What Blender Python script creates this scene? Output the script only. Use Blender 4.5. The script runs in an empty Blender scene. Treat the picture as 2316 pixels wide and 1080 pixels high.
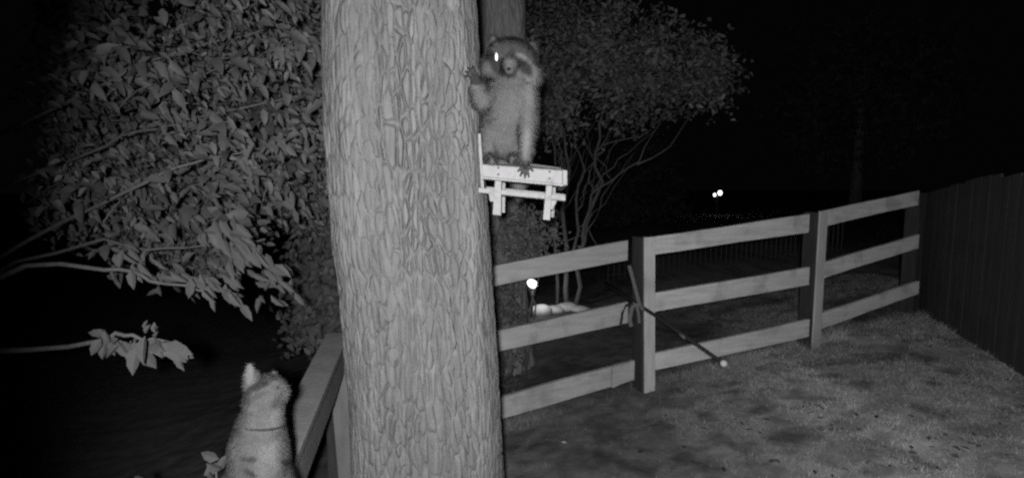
import bpy, bmesh, math, random
import numpy as np
from mathutils import Vector, Matrix, Quaternion

random.seed(7)
rng = np.random.default_rng(7)
S = bpy.context.scene
COL = S.collection

# ------------------------------------------------------------------ camera
F, W, H = 1144.0, 2316.0, 1080.0
PITCH = math.radians(5.5)
CAMZ = 1.68
cam_d = bpy.data.cameras.new('camera')
cam_d.sensor_fit = 'HORIZONTAL'
cam_d.sensor_width = 36.0
cam_d.lens = F / W * 36.0
cam_d.clip_start = 0.05
cam_d.clip_end = 2000
cam = bpy.data.objects.new('camera', cam_d)
cam.location = (0, 0, CAMZ)
cam.rotation_euler = (math.radians(90) - PITCH, 0, 0)
COL.objects.link(cam)
S.camera = cam

# ------------------------------------------------------------------ night sky
world = bpy.data.worlds.new('World')
S.world = world
world.use_nodes = True
bg = world.node_tree.nodes['Background']
bg.inputs['Color'].default_value = (0.9, 0.92, 1.0, 1)
bg.inputs['Strength'].default_value = 0.0011

# ------------------------------------------------------------------ infrared illuminator of the camera
lamp_d = bpy.data.lights.new('illuminator', 'SPOT')
lamp_d.energy = 372
lamp_d.color = (1.0, 0.985, 1.0)
lamp_d.spot_size = math.radians(114)
lamp_d.spot_blend = 0.32
lamp_d.shadow_soft_size = 0.03
lamp = bpy.data.objects.new('illuminator', lamp_d)
lamp.location = (-0.035, -0.15, CAMZ + 0.05)
COL.objects.link(lamp)

# ------------------------------------------------------------------ exposure
S.view_settings.view_transform = 'Standard'
S.view_settings.look = 'None'
S.view_settings.exposure = 0
S.view_settings.gamma = 1
S.view_settings.use_curve_mapping = False
S.render.engine = 'CYCLES'
S.cycles.max_bounces = 4
S.cycles.use_light_tree = False
S.cycles.sample_clamp_indirect = 0.04
S.cycles.sample_clamp_direct = 6
S.cycles.filter_width = 2.4
S.cycles.use_denoising = False

# ------------------------------------------------------------------ helpers
FW = Vector((0, math.cos(PITCH), -math.sin(PITCH)))
UP = Vector((0, math.sin(PITCH), math.cos(PITCH)))
RT = Vector((1, 0, 0))


def P(px, py, Z):
    """the world point seen at photo pixel (px, py) when it stands Z metres ahead"""
    return Vector((0, 0, CAMZ)) + RT * ((px - W / 2) / F * Z) - UP * ((py - H / 2) / F * Z) + FW * Z


lamp.rotation_euler = (P(1420, 600, 4) - lamp.location).to_track_quat('-Z', 'Y').to_euler()


def tag(o, label=None, cat=None, group=None, kind=None):
    for k, v in (('label', label), ('category', cat), ('group', group), ('kind', kind)):
        if v:
            o[k] = v
    return o


def thing(name, label, cat, loc, group=None):
    o = bpy.data.objects.new(name, None)
    o.empty_display_size = 0.1
    COL.objects.link(o)
    o.location = loc
    return tag(o, label, cat, group)


def world_loc(o):
    v = Vector((0, 0, 0))
    while o is not None:
        v = v + Vector(o.location)
        o = o.parent
    return v


def mesh_obj(name, verts, faces, mat, parent=None, smooth=False, tones=None):
    """one mesh object from world coordinates"""
    off = world_loc(parent)
    me = bpy.data.meshes.new(name)
    if isinstance(verts, np.ndarray):
        v = verts - np.array(off)
        n, nf = len(v), len(faces)
        k = faces.shape[1]
        me.vertices.add(n)
        me.vertices.foreach_set('co', v.astype(np.float32).ravel())
        me.loops.add(nf * k)
        me.loops.foreach_set('vertex_index', faces.astype(np.int32).ravel())
        me.polygons.add(nf)
        me.polygons.foreach_set('loop_start', np.arange(0, nf * k, k, dtype=np.int32))
        me.update(calc_edges=True)
        me.validate()
    else:
        me.from_pydata([tuple(Vector(p) - off) for p in verts], [], faces)
        me.update()
    if tones is not None:
        a = me.attributes.new('tone', 'FLOAT', 'POINT')
        a.data.foreach_set('value', np.asarray(tones, dtype=np.float32))
    if smooth:
        me.polygons.foreach_set('use_smooth', [True] * len(me.polygons))
    me.materials.append(mat)
    o = bpy.data.objects.new(name, me)
    COL.objects.link(o)
    if parent:
        o.parent = parent
    return o


class MB:
    """collects shapes for one mesh object"""

    def __init__(self):
        self.v, self.f = [], []

    def hexa(self, a, b, c, d, back):
        """front quad a b c d (tl tr br bl) pushed by a vector"""
        n = len(self.v)
        q = [Vector(a), Vector(b), Vector(c), Vector(d)]
        bk = Vector(back)
        self.v += q + [p + bk for p in q]
        for f in ((3, 2, 1, 0), (4, 5, 6, 7), (0, 1, 5, 4), (1, 2, 6, 5), (2, 3, 7, 6), (3, 0, 4, 7)):
            self.f.append(tuple(n + i for i in f))
        return self

    def box(self, c, sx, sy, sz, rot=None):
        x, y, z = sx / 2, sy / 2, sz / 2
        pts = [Vector(p) for p in ((-x, -y, z), (x, -y, z), (x, -y, -z), (-x, -y, -z))]
        bk = Vector((0, sy, 0))
        if rot is not None:
            pts = [rot @ p for p in pts]
            bk = rot @ bk
        c = Vector(c)
        return self.hexa(*[p + c for p in pts], bk)

    def tube(self, pts, rads, seg=8, cap=True):
        pts = [Vector(p) for p in pts]
        n0 = len(self.v)
        ref = Vector((0, 0, 1))
        for i, p in enumerate(pts):
            t = (pts[min(i + 1, len(pts) - 1)] - pts[max(i - 1, 0)]).normalized()
            if abs(t.dot(ref)) > 0.95:
                ref = Vector((1, 0, 0))
            a = t.cross(ref).normalized()
            b = t.cross(a).normalized()
            r = rads[i] if isinstance(rads, (list, tuple)) else rads
            for k in range(seg):
                an = 2 * math.pi * k / seg
                self.v.append(p + a * (r * math.cos(an)) + b * (r * math.sin(an)))
        for i in range(len(pts) - 1):
            for k in range(seg):
                k2 = (k + 1) % seg
                self.f.append((n0 + i * seg + k, n0 + i * seg + k2, n0 + (i + 1) * seg + k2, n0 + (i + 1) * seg + k))
        if cap:
            self.f.append(tuple(n0 + k for k in range(seg))[::-1])
            m = n0 + (len(pts) - 1) * seg
            self.f.append(tuple(m + k for k in range(seg)))
        return self

    def ball(self, c, rx, ry=None, rz=None, rot=None, seg=14, rings=9):
        ry = rx if ry is None else ry
        rz = rx if rz is None else rz
        c = Vector(c)
        n0 = len(self.v)
        for i in range(rings + 1):
            th = math.pi * i / rings
            for k in range(seg):
                an = 2 * math.pi * k / seg
                p = Vector((rx * math.sin(th) * math.cos(an), ry * math.sin(th) * math.sin(an), rz * math.cos(th)))
                self.v.append(c + (rot @ p if rot is not None else p))
        for i in range(rings):
            for k in range(seg):
                k2 = (k + 1) % seg
                self.f.append((n0 + i * seg + k, n0 + (i + 1) * seg + k, n0 + (i + 1) * seg + k2, n0 + i * seg + k2))
        return self

    def limb(self, pts, rads, seg=12):
        """overlapping tapered pieces with round joints, for bodies that are remeshed"""
        pts = [Vector(p) for p in pts]
        for i, p in enumerate(pts):
            self.ball(p, rads[i], seg=seg, rings=8)
            if i:
                self.tube([pts[i - 1], p], [rads[i - 1], rads[i]], seg=seg)
        return self

    def build(self, name, mat, parent=None, smooth=False, bevel=0):
        o = mesh_obj(name, self.v, self.f, mat, parent, smooth)
        if bevel:
            m = o.modifiers.new('bevel', 'BEVEL')
            m.width = bevel
            m.segments = 2
            m.limit_method = 'ANGLE'
        return o


def hash3(i, j, k):
    h = (i * 374761393 + j * 668265263 + k * 2147483647 * 7 + 1013904223) & 0xFFFFFFFF
    h = ((h ^ (h >> 13)) * 1274126177) & 0xFFFFFFFF
    h = h ^ (h >> 16)
    return (h & 0xFFFFFF) / float(0xFFFFFF)


def vnoise(x, y, z=0.0):
    x, y, z = np.broadcast_arrays(np.asarray(x, float), np.asarray(y, float), np.asarray(z, float))
    i, j, k = np.floor(x).astype(np.int64), np.floor(y).astype(np.int64), np.floor(z).astype(np.int64)
    u, v, w = x - i, y - j, z - k
    u, v, w = [t * t * (3 - 2 * t) for t in (u, v, w)]
    r = 0
    for a in (0, 1):
        for b in (0, 1):
            for c in (0, 1):
                r = r + hash3(i + a, j + b, k + c) * (u if a else 1 - u) * (v if b else 1 - v) * (w if c else 1 - w)
    return r * 2 - 1


def fbm(x, y, z=0.0, o=4):
    r, a, s = 0, 1, 0
    for n in range(o):
        f = 2 ** n
        r = r + a * vnoise(np.asarray(x) * f + 13.1 * n, np.asarray(y) * f + 7.7 * n, np.asarray(z) * f)
        s += a
        a *= .5
    return r / s


def sstep(a, b, x):
    t = np.clip((x - a) / (b - a), 0, 1)
    return t * t * (3 - 2 * t)


# ------------------------------------------------------------------ materials (the picture is infrared: greys)
def mat(name, tone, rough=0.85, var=0.25, scale=(8, 8, 8), spec=0.2, detail=4, bump=0.0, bscale=40, attr=False, wear=None):
    m = bpy.data.materials.new(name)
    m.use_nodes = True
    nt = m.node_tree
    b = nt.nodes['Principled BSDF']
    b.inputs['Roughness'].default_value = rough
    b.inputs['Specular IOR Level'].default_value = spec
    tc = nt.nodes.new('ShaderNodeTexCoord')
    mp = nt.nodes.new('ShaderNodeMapping')
    mp.inputs['Scale'].default_value = scale
    nt.links.new(tc.outputs['Object'], mp.inputs['Vector'])
    nz = nt.nodes.new('ShaderNodeTexNoise')
    nz.inputs['Scale'].default_value = 1
    nz.inputs['Detail'].default_value = detail
    nz.inputs['Roughness'].default_value = 0.65
    nt.links.new(mp.outputs['Vector'], nz.inputs['Vector'])
    mr = nt.nodes.new('ShaderNodeMapRange')
    mr.inputs['From Min'].default_value = 0.25
    mr.inputs['From Max'].default_value = 0.75
    lo, hi = 1 - var, 1 + var
    if attr:
        mr.inputs['To Min'].default_value = lo
        mr.inputs['To Max'].default_value = hi
        at = nt.nodes.new('ShaderNodeAttribute')
        at.attribute_name = 'tone'
        mu = nt.nodes.new('ShaderNodeMath')
        mu.operation = 'MULTIPLY'
        nt.links.new(at.outputs['Fac'], mu.inputs[0])
        nt.links.new(mr.outputs['Result'], mu.inputs[1])
        out = mu.outputs[0]
    else:
        mr.inputs['To Min'].default_value = tone * lo
        mr.inputs['To Max'].default_value = tone * hi
        out = mr.outputs['Result']
    nt.links.new(nz.outputs['Fac'], mr.inputs['Value'])
    if wear:
        n2 = nt.nodes.new('ShaderNodeTexNoise')
        n2.inputs['Scale'].default_value = wear[0]
        n2.inputs['Detail'].default_value = 3
        nt.links.new(tc.outputs['Object'], n2.inputs['Vector'])
        r2 = nt.nodes.new('ShaderNodeMapRange')
        r2.inputs['From Min'].default_value = 0.52
        r2.inputs['From Max'].default_value = 0.68
        r2.inputs['To Min'].default_value = 1
        r2.inputs['To Max'].default_value = wear[1]
        nt.links.new(n2.outputs['Fac'], r2.inputs['Value'])
        m2 = nt.nodes.new('ShaderNodeMath')
        m2.operation = 'MULTIPLY'
        nt.links.new(out, m2.inputs[0])
        nt.links.new(r2.outputs['Result'], m2.inputs[1])
        out = m2.outputs[0]
    cc = nt.nodes.new('ShaderNodeCombineColor')
    for i in range(3):
        nt.links.new(out, cc.inputs[i])
    nt.links.new(cc.outputs['Color'], b.inputs['Base Color'])
    if bump:
        n3 = nt.nodes.new('ShaderNodeTexNoise')
        n3.inputs['Scale'].default_value = bscale
        n3.inputs['Detail'].default_value = 5
        nt.links.new(tc.outputs['Object'], n3.inputs['Vector'])
        bp = nt.nodes.new('ShaderNodeBump')
        bp.inputs['Strength'].default_value = bump
        bp.inputs['Distance'].default_value = 0.01
        nt.links.new(n3.outputs['Fac'], bp.inputs['Height'])
        nt.links.new(bp.outputs['Normal'], b.inputs['Normal'])
    return m


def lit(name, strength):
    m = bpy.data.materials.new(name)
    m.use_nodes = True
    b = m.node_tree.nodes['Principled BSDF']
    b.inputs['Base Color'].default_value = (.9, .9, .9, 1)
    b.inputs['Emission Color'].default_value = (1, 1, 1, 1)
    b.inputs['Emission Strength'].default_value = strength
    m.cycles.emission_sampling = 'NONE'
    return m


M = dict(
    ground=mat('turf', 0.0, 0.95, 0.35, (9, 9, 9), 0.05, 6, 0.5, 30, attr=True),
    grass=mat('grass', 0.0, 0.8, 0.25, (3, 3, 3), 0.1, attr=True),
    litter=mat('dry_leaf', 0.0, 0.9, 0.2, (20, 20, 20), 0.05, attr=True),
    bark=mat('bark', 0.0, 0.9, 0.3, (40, 40, 5), 0.08, 6, 0.5, 90, attr=True),
    far_bark=mat('far_bark', 0.17, 0.9, 0.45, (14, 14, 3), 0.08, 6, 0.6, 30),
    limb=mat('twig_bark', 0.10, 0.8, 0.25, (30, 30, 30), 0.15),
    stem=mat('stem_bark', 0.12, 0.8, 0.3, (10, 10, 4), 0.15),
    leaf=mat('leaf', 0.0, 0.6, 0.2, (25, 25, 25), 0.22, attr=True),
    near_leaf=mat('near_leaf', 0.072, 0.75, 0.25, (25, 25, 25), 0.12),
    wood=mat('fence_wood', 0.65, 0.85, 0.24, (3, 3, 34), 0.15, 6, 0.5, 60, wear=(5, 0.72)),
    near_span_wood=mat('near_span_fence_wood', 0.39, 0.85, 0.24, (3, 3, 34), 0.15, 6, 0.5, 60, wear=(5, 0.72)),  # fence wood darkened for the near span, to counter the lamp's falloff
    face_wood=mat('face_board_wood', 0.53, 0.85, 0.22, (20, 20, 3), 0.15, 5, 0.35, 60, wear=(4, 0.8)),
    dim_wood=mat('grey_corner_wood', 0.19, 0.85, 0.22, (12, 12, 4), 0.1, 5, 0.35, 60),
    post=mat('dark_post_wood', 0.05, 0.9, 0.35, (25, 25, 3), 0.1, 5, 0.4, 60),
    black_board=mat('dark_board', 0.05, 0.9, 0.3, (25, 25, 2), 0.1, 5),
    white=mat('pale_cedar', 0.29, 0.7, 0.12, (25, 25, 25), 0.2, 4, 0.15, 80, wear=(22, 0.74)),
    fur=mat('fur', 0.0, 0.85, 0.18, (60, 60, 60), 0.1, 5, attr=True),
    skin=mat('paw_skin', 0.035, 0.6, 0.2, (60, 60, 60), 0.3),
    nose=mat('nose_skin', 0.02, 0.6, 0.1, (60, 60, 60), 0.1),
    eye=mat('eye_shine', 0.93, 0.15, 0.0, (60, 60, 60), 0.9),  # near-white colour stands in for lamp light shining back from the eye
    dark_eye=mat('eye_dark', 0.02, 0.5, 0.0, (60, 60, 60), 0.1),
    collar=mat('collar_web', 0.07, 0.7, 0.2, (60, 60, 60), 0.3),
    pole=mat('dark_pole', 0.03, 0.8, 0.1, (20, 20, 20), 0.1),
    strap=mat('pale_strap', 0.12, 0.8, 0.25, (40, 40, 40), 0.2),
    ball=mat('pale_ball', 0.6, 0.5, 0.1, (30, 30, 30), 0.4),
    metal=mat('dark_metal', 0.055, 0.5, 0.2, (20, 20, 20), 0.4),
    stone=mat('pale_stone', 0.5, 0.9, 0.25, (12, 12, 12), 0.1, 5, 0.5, 20),
    soil=mat('soil', 0.07, 0.95, 0.3, (12, 12, 12), 0.05),
    globe=lit('lamp_globe', 3.0),
    far_globe=lit('far_lamp_globe', 3.0),
)


# ------------------------------------------------------------------ ground
GX = [-60, -6, -3.0, -1.05, -0.1, 0.97, 2.72, 4.25, 7, 60]
GZ = [-1.2, -0.75, -0.55, -0.25, 0.0, 0.075, 0.262, 0.43, 0.6, 1.2]


def gh(x, y):
    x = np.asarray(x, float)
    z = 0
    for d, w in ((-.5, .15), (-.25, .2), (0, .3), (.25, .2), (.5, .15)):
        z = z + w * np.interp(x + d, GX, GZ)
    return z


def ghs(x, y):
    return float(gh(x, y))


def spread(lo, hi, fine_lo, fine_hi, step, n_out):
    a = np.arange(fine_lo, fine_hi, step)
    l = fine_lo - np.geomspace(step, fine_lo - lo, n_out)[::-1]
    r = fine_hi - step + np.geomspace(step, hi - fine_hi, n_out)
    return np.concatenate([l, a, r])


xs = spread(-400, 400, -3.0, 5.2, 0.025, 28)
ys = spread(-200, 900, 1.2, 7.0, 0.025, 28)
gx, gy = np.meshgrid(xs, ys)
near = np.exp(-((gx / 12) ** 2 + ((gy - 4) / 12) ** 2))
gz = gh(gx, gy) + near * (0.035 * fbm(gx * 1.1, gy * 1.1, 3) + 0.014 * fbm(gx * 7, gy * 7, 5) + 0.002 * fbm(gx * 19, gy * 19, 9))


def on_ground(px, py):
    lo, hi = 1.0, 30.0
    for _ in range(40):
        m_ = (lo + hi) / 2
        p = P(px, py, m_)
        if p.z > ghs(p.x, p.y):
            lo = m_
        else:
            hi = m_
    return P(px, py, lo)


# darker patches in the turf: pixel, width, height
DARK_PATCHES = []
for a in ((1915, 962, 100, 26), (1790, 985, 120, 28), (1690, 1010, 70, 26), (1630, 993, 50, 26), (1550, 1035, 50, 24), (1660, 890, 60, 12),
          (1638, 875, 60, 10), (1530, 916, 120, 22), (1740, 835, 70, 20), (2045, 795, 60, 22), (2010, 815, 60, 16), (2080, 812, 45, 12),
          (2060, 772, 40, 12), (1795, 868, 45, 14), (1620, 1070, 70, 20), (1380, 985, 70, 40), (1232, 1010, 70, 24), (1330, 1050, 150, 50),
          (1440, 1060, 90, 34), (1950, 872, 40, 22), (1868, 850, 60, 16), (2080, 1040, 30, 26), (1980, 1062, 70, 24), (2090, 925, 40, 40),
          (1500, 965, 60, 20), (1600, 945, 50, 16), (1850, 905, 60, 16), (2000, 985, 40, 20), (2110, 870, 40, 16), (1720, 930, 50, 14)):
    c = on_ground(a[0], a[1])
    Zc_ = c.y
    DARK_PATCHES.append((c.x, c.y, a[2] / 2 / F * Zc_ * 1.15, a[3] / 2 / F * Zc_ * 2.6, .75 if a[2] < 140 else .45))


def lawn_tone(x, y):
    """turf is paler, bare soil and mulch under the shrub is darker; worn patches and other darker patches"""
    t = 0.25 + 0.05 * fbm(x * 1.3, y * 1.3, 1) + 0.36 * sstep(1.2, 2.9, x)  # turf colour lightened towards the right, where the lamp falls short
    worn = np.maximum(sstep(0.16, 0.36, fbm(x * 3.6 + 4, y * 4.4, 2.5, 5)), .8 * sstep(0.2, 0.36, fbm(x * 9 + 4, y * 12, 7.5, 3)))
    t = t * (1 - 0.32 * worn)
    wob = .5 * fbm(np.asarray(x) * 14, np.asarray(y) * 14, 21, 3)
    for cx, cy, rx, ry, s_ in DARK_PATCHES:
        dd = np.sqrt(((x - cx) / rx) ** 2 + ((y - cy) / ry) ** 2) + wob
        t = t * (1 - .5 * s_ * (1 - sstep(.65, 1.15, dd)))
    bare = sstep(0.02, 0.3, fbm(x * 0.9 + 9.3, y * 0.9 + 2.2, 6) + 0.75 * np.exp(-((x - 0.2) ** 2 + (y - 2.75) ** 2) / 0.45))
    t = t * (1 - 0.4 * bare)
    fence_x = np.interp(y, [0, 1.45, 3.0, 3.3], [-.55, -.75, -1.05, -1.05])
    mulch = 1 - sstep(-0.1, 0.12, x - fence_x + 0.08 * fbm(x * 5, y * 5, 8))
    t = t * (1 - mulch) + 0.20 * mulch
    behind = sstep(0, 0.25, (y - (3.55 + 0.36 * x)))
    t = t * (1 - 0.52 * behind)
    return np.clip(t, 0.015, 0.75)


ny, nx = gx.shape
idx = np.arange(ny * nx).reshape(ny, nx)
quads = np.stack([idx[:-1, :-1], idx[:-1, 1:], idx[1:, 1:], idx[1:, :-1]], -1).reshape(-1, 4)
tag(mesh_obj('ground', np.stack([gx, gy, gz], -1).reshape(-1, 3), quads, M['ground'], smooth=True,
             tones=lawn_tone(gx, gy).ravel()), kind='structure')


def ground_at(x, y):
    x = np.asarray(x, float)
    y = np.asarray(y, float)
    n = np.exp(-((x / 12) ** 2 + ((y - 4) / 12) ** 2))
    return gh(x, y) + n * (0.035 * fbm(x * 1.1, y * 1.1, 3) + 0.014 * fbm(x * 7, y * 7, 5))


# grass blades
N = 150000
bx = rng.uniform(-0.6, 5.2, N)
by = 1.2 + 6.0 * rng.random(N) ** 1.1
bz = ground_at(bx, by)
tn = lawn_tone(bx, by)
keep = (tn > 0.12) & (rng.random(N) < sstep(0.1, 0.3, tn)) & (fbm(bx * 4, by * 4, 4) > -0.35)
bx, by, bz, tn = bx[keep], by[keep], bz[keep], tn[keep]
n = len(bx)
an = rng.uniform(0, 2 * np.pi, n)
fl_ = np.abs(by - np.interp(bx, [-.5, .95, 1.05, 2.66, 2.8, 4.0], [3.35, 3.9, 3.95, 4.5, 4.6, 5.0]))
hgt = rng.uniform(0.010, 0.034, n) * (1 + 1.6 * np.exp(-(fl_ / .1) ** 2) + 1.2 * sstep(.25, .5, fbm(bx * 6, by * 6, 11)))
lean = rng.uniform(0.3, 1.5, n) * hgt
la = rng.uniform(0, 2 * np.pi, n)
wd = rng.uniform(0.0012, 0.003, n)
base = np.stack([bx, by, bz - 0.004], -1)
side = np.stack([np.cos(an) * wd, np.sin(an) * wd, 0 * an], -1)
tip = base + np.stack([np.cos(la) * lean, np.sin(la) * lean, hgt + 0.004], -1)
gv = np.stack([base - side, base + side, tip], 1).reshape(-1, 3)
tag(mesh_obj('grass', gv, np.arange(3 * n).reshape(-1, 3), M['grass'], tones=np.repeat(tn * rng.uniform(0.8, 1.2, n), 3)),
    'short patchy grass growing on the sloping lawn', 'grass', kind='stuff')

# fallen leaves and clods lying on the lawn
LV = np.array([(-.5, 0, 0), (-.2, -.2, .05), (.2, -.19, .06), (.5, 0, .02), (.2, .19, .09), (-.2, .2, .07), (0, 0, -.02)])
LF = np.array([(0, 1, 6), (1, 2, 6), (2, 3, 6), (3, 4, 6), (4, 5, 6), (5, 0, 6)])
lv, lf, lt = [], [], []
spots = []
for cx, cy, sp, k in ((3.3, 3.1, .25, 26), (2.5, 2.75, .3, 34), (3.9, 3.9, .4, 26), (1.2, 3.4, .25, 14), (2.0, 3.2, .4, 22),
                      (0.9, 2.5, .35, 22), (3.2, 2.5, .4, 24), (2.6, 3.7, .4, 14), (1.7, 2.5, .3, 22)):
    for _ in range(k):
        spots.append((rng.normal(cx, sp), rng.normal(cy, sp * .45), rng.choice([.06, .1, .14]), rng.uniform(.025, .06)))
for _ in range(40):
    spots.append((rng.uniform(0, 4.6), rng.uniform(2.0, 5.0), rng.choice([.02, .05, .4, .5]), rng.uniform(.02, .06)))
for i, (x, y, t, s) in enumerate(spots):
    R = np.array(Matrix.Rotation(rng.uniform(0, 6.28), 3, 'Z') @ Matrix.Rotation(rng.normal(0, .35), 3, 'X'))
    lv.append((LV * s) @ R.T + np.array([x, y, float(ground_at(x, y)) + .012]))
    lf.append(LF + 7 * i)
    lt.append(np.full(7, t))
tag(mesh_obj('fallen_leaves', np.concatenate(lv), np.concatenate(lf), M['litter'], tones=np.concatenate(lt)),
    'dark fallen leaves scattered over the sloping lawn', 'leaves', kind='stuff')


# ------------------------------------------------------------------ the big trunk
def trunk_mesh(name, keys, Zc, z_fine, z_all, step, nu, cw, ch, depth, tone, parent, material, seed=0, flare=0.0):
    """keys: (py, left px, right px) silhouette; a displaced round trunk whose bark furrows are geometry"""
    kz, kx, kr, ky = [], [], [], []
    for py, l, r in keys:
        k = (r - l) / 2 / F
        c = P((l + r) / 2, py, Zc)
        kz.append(c.z); kx.append(c.x); ky.append(c.y); kr.append(k * Zc / math.sqrt(1 + k * k))
    o = np.argsort(kz)
    kz, kx, kr, ky = [np.array(q)[o] for q in (kz, kx, kr, ky)]
    z0, z1 = z_fine
    zs = np.concatenate([np.linspace(z_all[0], z0, 30)[:-1], np.arange(z0, z1, step), np.linspace(z1, z_all[1], 40)])
    th = np.linspace(0, 2 * np.pi, nu, endpoint=False)
    T, Zz = np.meshgrid(th, zs)
    R0 = np.interp(Zz, kz, kr)
    # extend the lean beyond the keys
    sl = (kx[-1] - kx[0]) / (kz[-1] - kz[0])
    X0 = np.interp(Zz, kz, kx) + sl * (np.maximum(0, Zz - kz[-1]) - np.maximum(0, kz[0] - Zz))
    Y0 = np.full_like(Zz, float(np.mean(ky)))
    R0 = R0 * (1 - 0.05 * np.maximum(0, Zz - kz[-1])) + flare * np.exp(-np.maximum(0, Zz - z_all[0]) / 0.22) * (1 + .5 * np.cos(5 * T))
    Rm = float(np.mean(kr))
    ncell = int(round(2 * np.pi * Rm / cw))
    cs, sn = np.cos(T), np.sin(T)
    wu = 0.5 * fbm(cs * 3 + 5, sn * 3 + seed, Zz * 3.2, 3) + 0.4 * fbm(cs * 9, sn * 9 + seed, Zz * 9, 2)
    wv = 0.5 * fbm(cs * 4 + 15, sn * 4 + seed, Zz * 3, 3)
    u = T / (2 * np.pi) * ncell + wu
    v = Zz / ch + wv
    F1 = np.full(u.shape, 9.0)
    F2 = np.full(u.shape, 9.0)
    ID = np.zeros(u.shape)
    D1 = np.zeros(u.shape + (2,))
    D2 = np.zeros(u.shape + (2,))
    iu, iv = np.floor(u).astype(np.int64), np.floor(v).astype(np.int64)
    for du in (-2, -1, 0, 1, 2):
        for dv in (-1, 0, 1):
            cu, cv = iu + du, iv + dv
            cm = np.mod(cu, ncell)
            hx, hy = hash3(cm, cv, cm * 0 + 11 + seed), hash3(cm, cv, cm * 0 + 29 + seed)
            ex, ey = u - (cu - .1 + 1.2 * hx), (v - (cv + hy)) * 1.15
            d = np.hypot(ex, ey)
            m1 = d < F1
            m2 = (~m1) & (d < F2)
            e_ = np.stack([ex, ey], -1)
            D2 = np.where(m1[..., None], D1, np.where(m2[..., None], e_, D2))
            D1 = np.where(m1[..., None], e_, D1)
            F2 = np.where(m1, F1, np.minimum(F2, d))
            ID = np.where(m1, hash3(cm, cv, cm * 0 + 53), ID)
            F1 = np.where(m1, d, F1)
    edge = (F2 - F1) * 0.5 * cw
    mask = np.clip(0.72 + 1.2 * fbm(cs * 3.2 + 3, sn * 3.2 + seed, Zz * 1.7, 3), 0.4, 1) * (.34 + .66 * sstep(.55, .93, np.cos(T + 1.33)))
    gw = (0.0050 if nu > 400 else 0.010) * (0.75 + 0.7 * vnoise(cs * 12, sn * 12, Zz * 8))
    dd_ = D2 - D1
    upright = np.abs(dd_[..., 0]) / (np.hypot(dd_[..., 0], dd_[..., 1]) + 1e-6)
    groove = np.clip(1 - edge / gw, 0, 1) * (.78 + .22 * sstep(.45, .85, upright))
    plate = sstep(0, cw * .42, edge)
    streak = fbm(T * Rm * 190, Zz * 22, seed, 3)
    disp = depth * mask * (-groove + 0.22 * plate + 0.16 * (ID - .5)) + 0.0012 * streak + 0.010 * fbm(cs * 2.5, sn * 2.5, Zz * 2.5, 3)
    R = R0 + disp
    V = np.stack([X0 + R * cs, Y0 + R * sn, Zz], -1).reshape(-1, 3)
    nz_ = len(zs)
    ix = np.arange(nz_ * nu).reshape(nz_, nu)
    r = np.roll(ix, -1, 1)
    q = np.stack([ix[:-1], r[:-1], r[1:], ix[1:]], -1).reshape(-1, 4)
    tones = tone * (0.96 + 0.09 * ID + 0.08 * streak + 0.25 * fbm(cs * 5, sn * 5, Zz * 1.8 + seed, 3))
    return mesh_obj(name, V, q, material, parent, False, tones=np.clip(tones, 0.02, 1).ravel())


tx = P(955, 1000, 2.1)
big = thing('tree', 'thick tree trunk with rough furrowed bark in front of the fence, holding the pale feeder', 'tree',
            (tx.x + .03, tx.y, ghs(tx.x, tx.y) - 0.05))
trunk_mesh('trunk', [(0, 756, 1077), (120, 752, 1084), (300, 748, 1089), (490, 757, 1107), (560, 760, 1111), (640, 771, 1115),
                     (740, 776, 1122), (900, 783, 1130), (1080, 788, 1135)], 2.1, (0.5, 2.55), (-0.25, 5.2), 0.0045, 900, 0.0225, 0.105,
           0.029, 0.145, big, M['bark'], 3, flare=0.10)

t2 = P(1165, 700, 4.75)
tree2 = thing('tree', 'slimmer pale tree trunk rising behind the raccoon and the fence', 'tree', (t2.x, t2.y, ghs(t2.x, t2.y) - .05))
trunk_mesh('trunk', [(0, 1088, 1187), (120, 1091, 1190), (400, 1100, 1192), (650, 1108, 1192), (900, 1112, 1208)], 4.75, (0.1, 3.6),
           (-0.2, 7.5), 0.012, 220, 0.034, 0.14, 0.014, 0.2, tree2, M['bark'], 17, flare=0.08)


# ------------------------------------------------------------------ leaves
def leaf_batch(pts, dirs, nrm, ln, wd, fold=0.25):
    """folded lance-shaped leaves, eight triangles each, as arrays"""
    k = len(pts)
    d = dirs / np.linalg.norm(dirs, axis=1, keepdims=True)
    s = np.cross(d, nrm)
    s /= np.linalg.norm(s, axis=1, keepdims=True) + 1e-9
    u = np.cross(s, d)
    L, Wd = ln[:, None], wd[:, None]
    V = np.stack([pts,
                  pts + d * L * .3 + s * Wd * .5 + u * Wd * fold, pts + d * L * .3 - u * L * .02, pts + d * L * .3 - s * Wd * .5 + u * Wd * fold,
                  pts + d * L * .68 + s * Wd * .4 + u * Wd * (fold * .6) - u * L * .06, pts + d * L * .68 - u * L * .08,
                  pts + d * L * .68 - s * Wd * .4 + u * Wd * (fold * .6) - u * L * .06,
                  pts + d * L - u * L * .2], 1)
    fc = np.array([(0, 1, 2), (0, 2, 3), (1, 4, 5), (1, 5, 2), (2, 5, 6), (2, 6, 3), (4, 7, 5), (5, 7, 6)])
    Fc = (fc[None] + 8 * np.arange(k)[:, None, None]).reshape(-1, 3)
    return V.reshape(-1, 3), Fc


def inpoly(px, py, poly):
    r = np.zeros(px.shape, bool)
    n_ = len(poly)
    for i in range(n_):
        x0, y0 = poly[i]
        x1, y1 = poly[(i + 1) % n_]
        c = ((y0 > py) != (y1 > py)) & (px < (x1 - x0) * (py - y0) / (y1 - y0 + 1e-9) + x0)
        r ^= c
    return r


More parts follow.
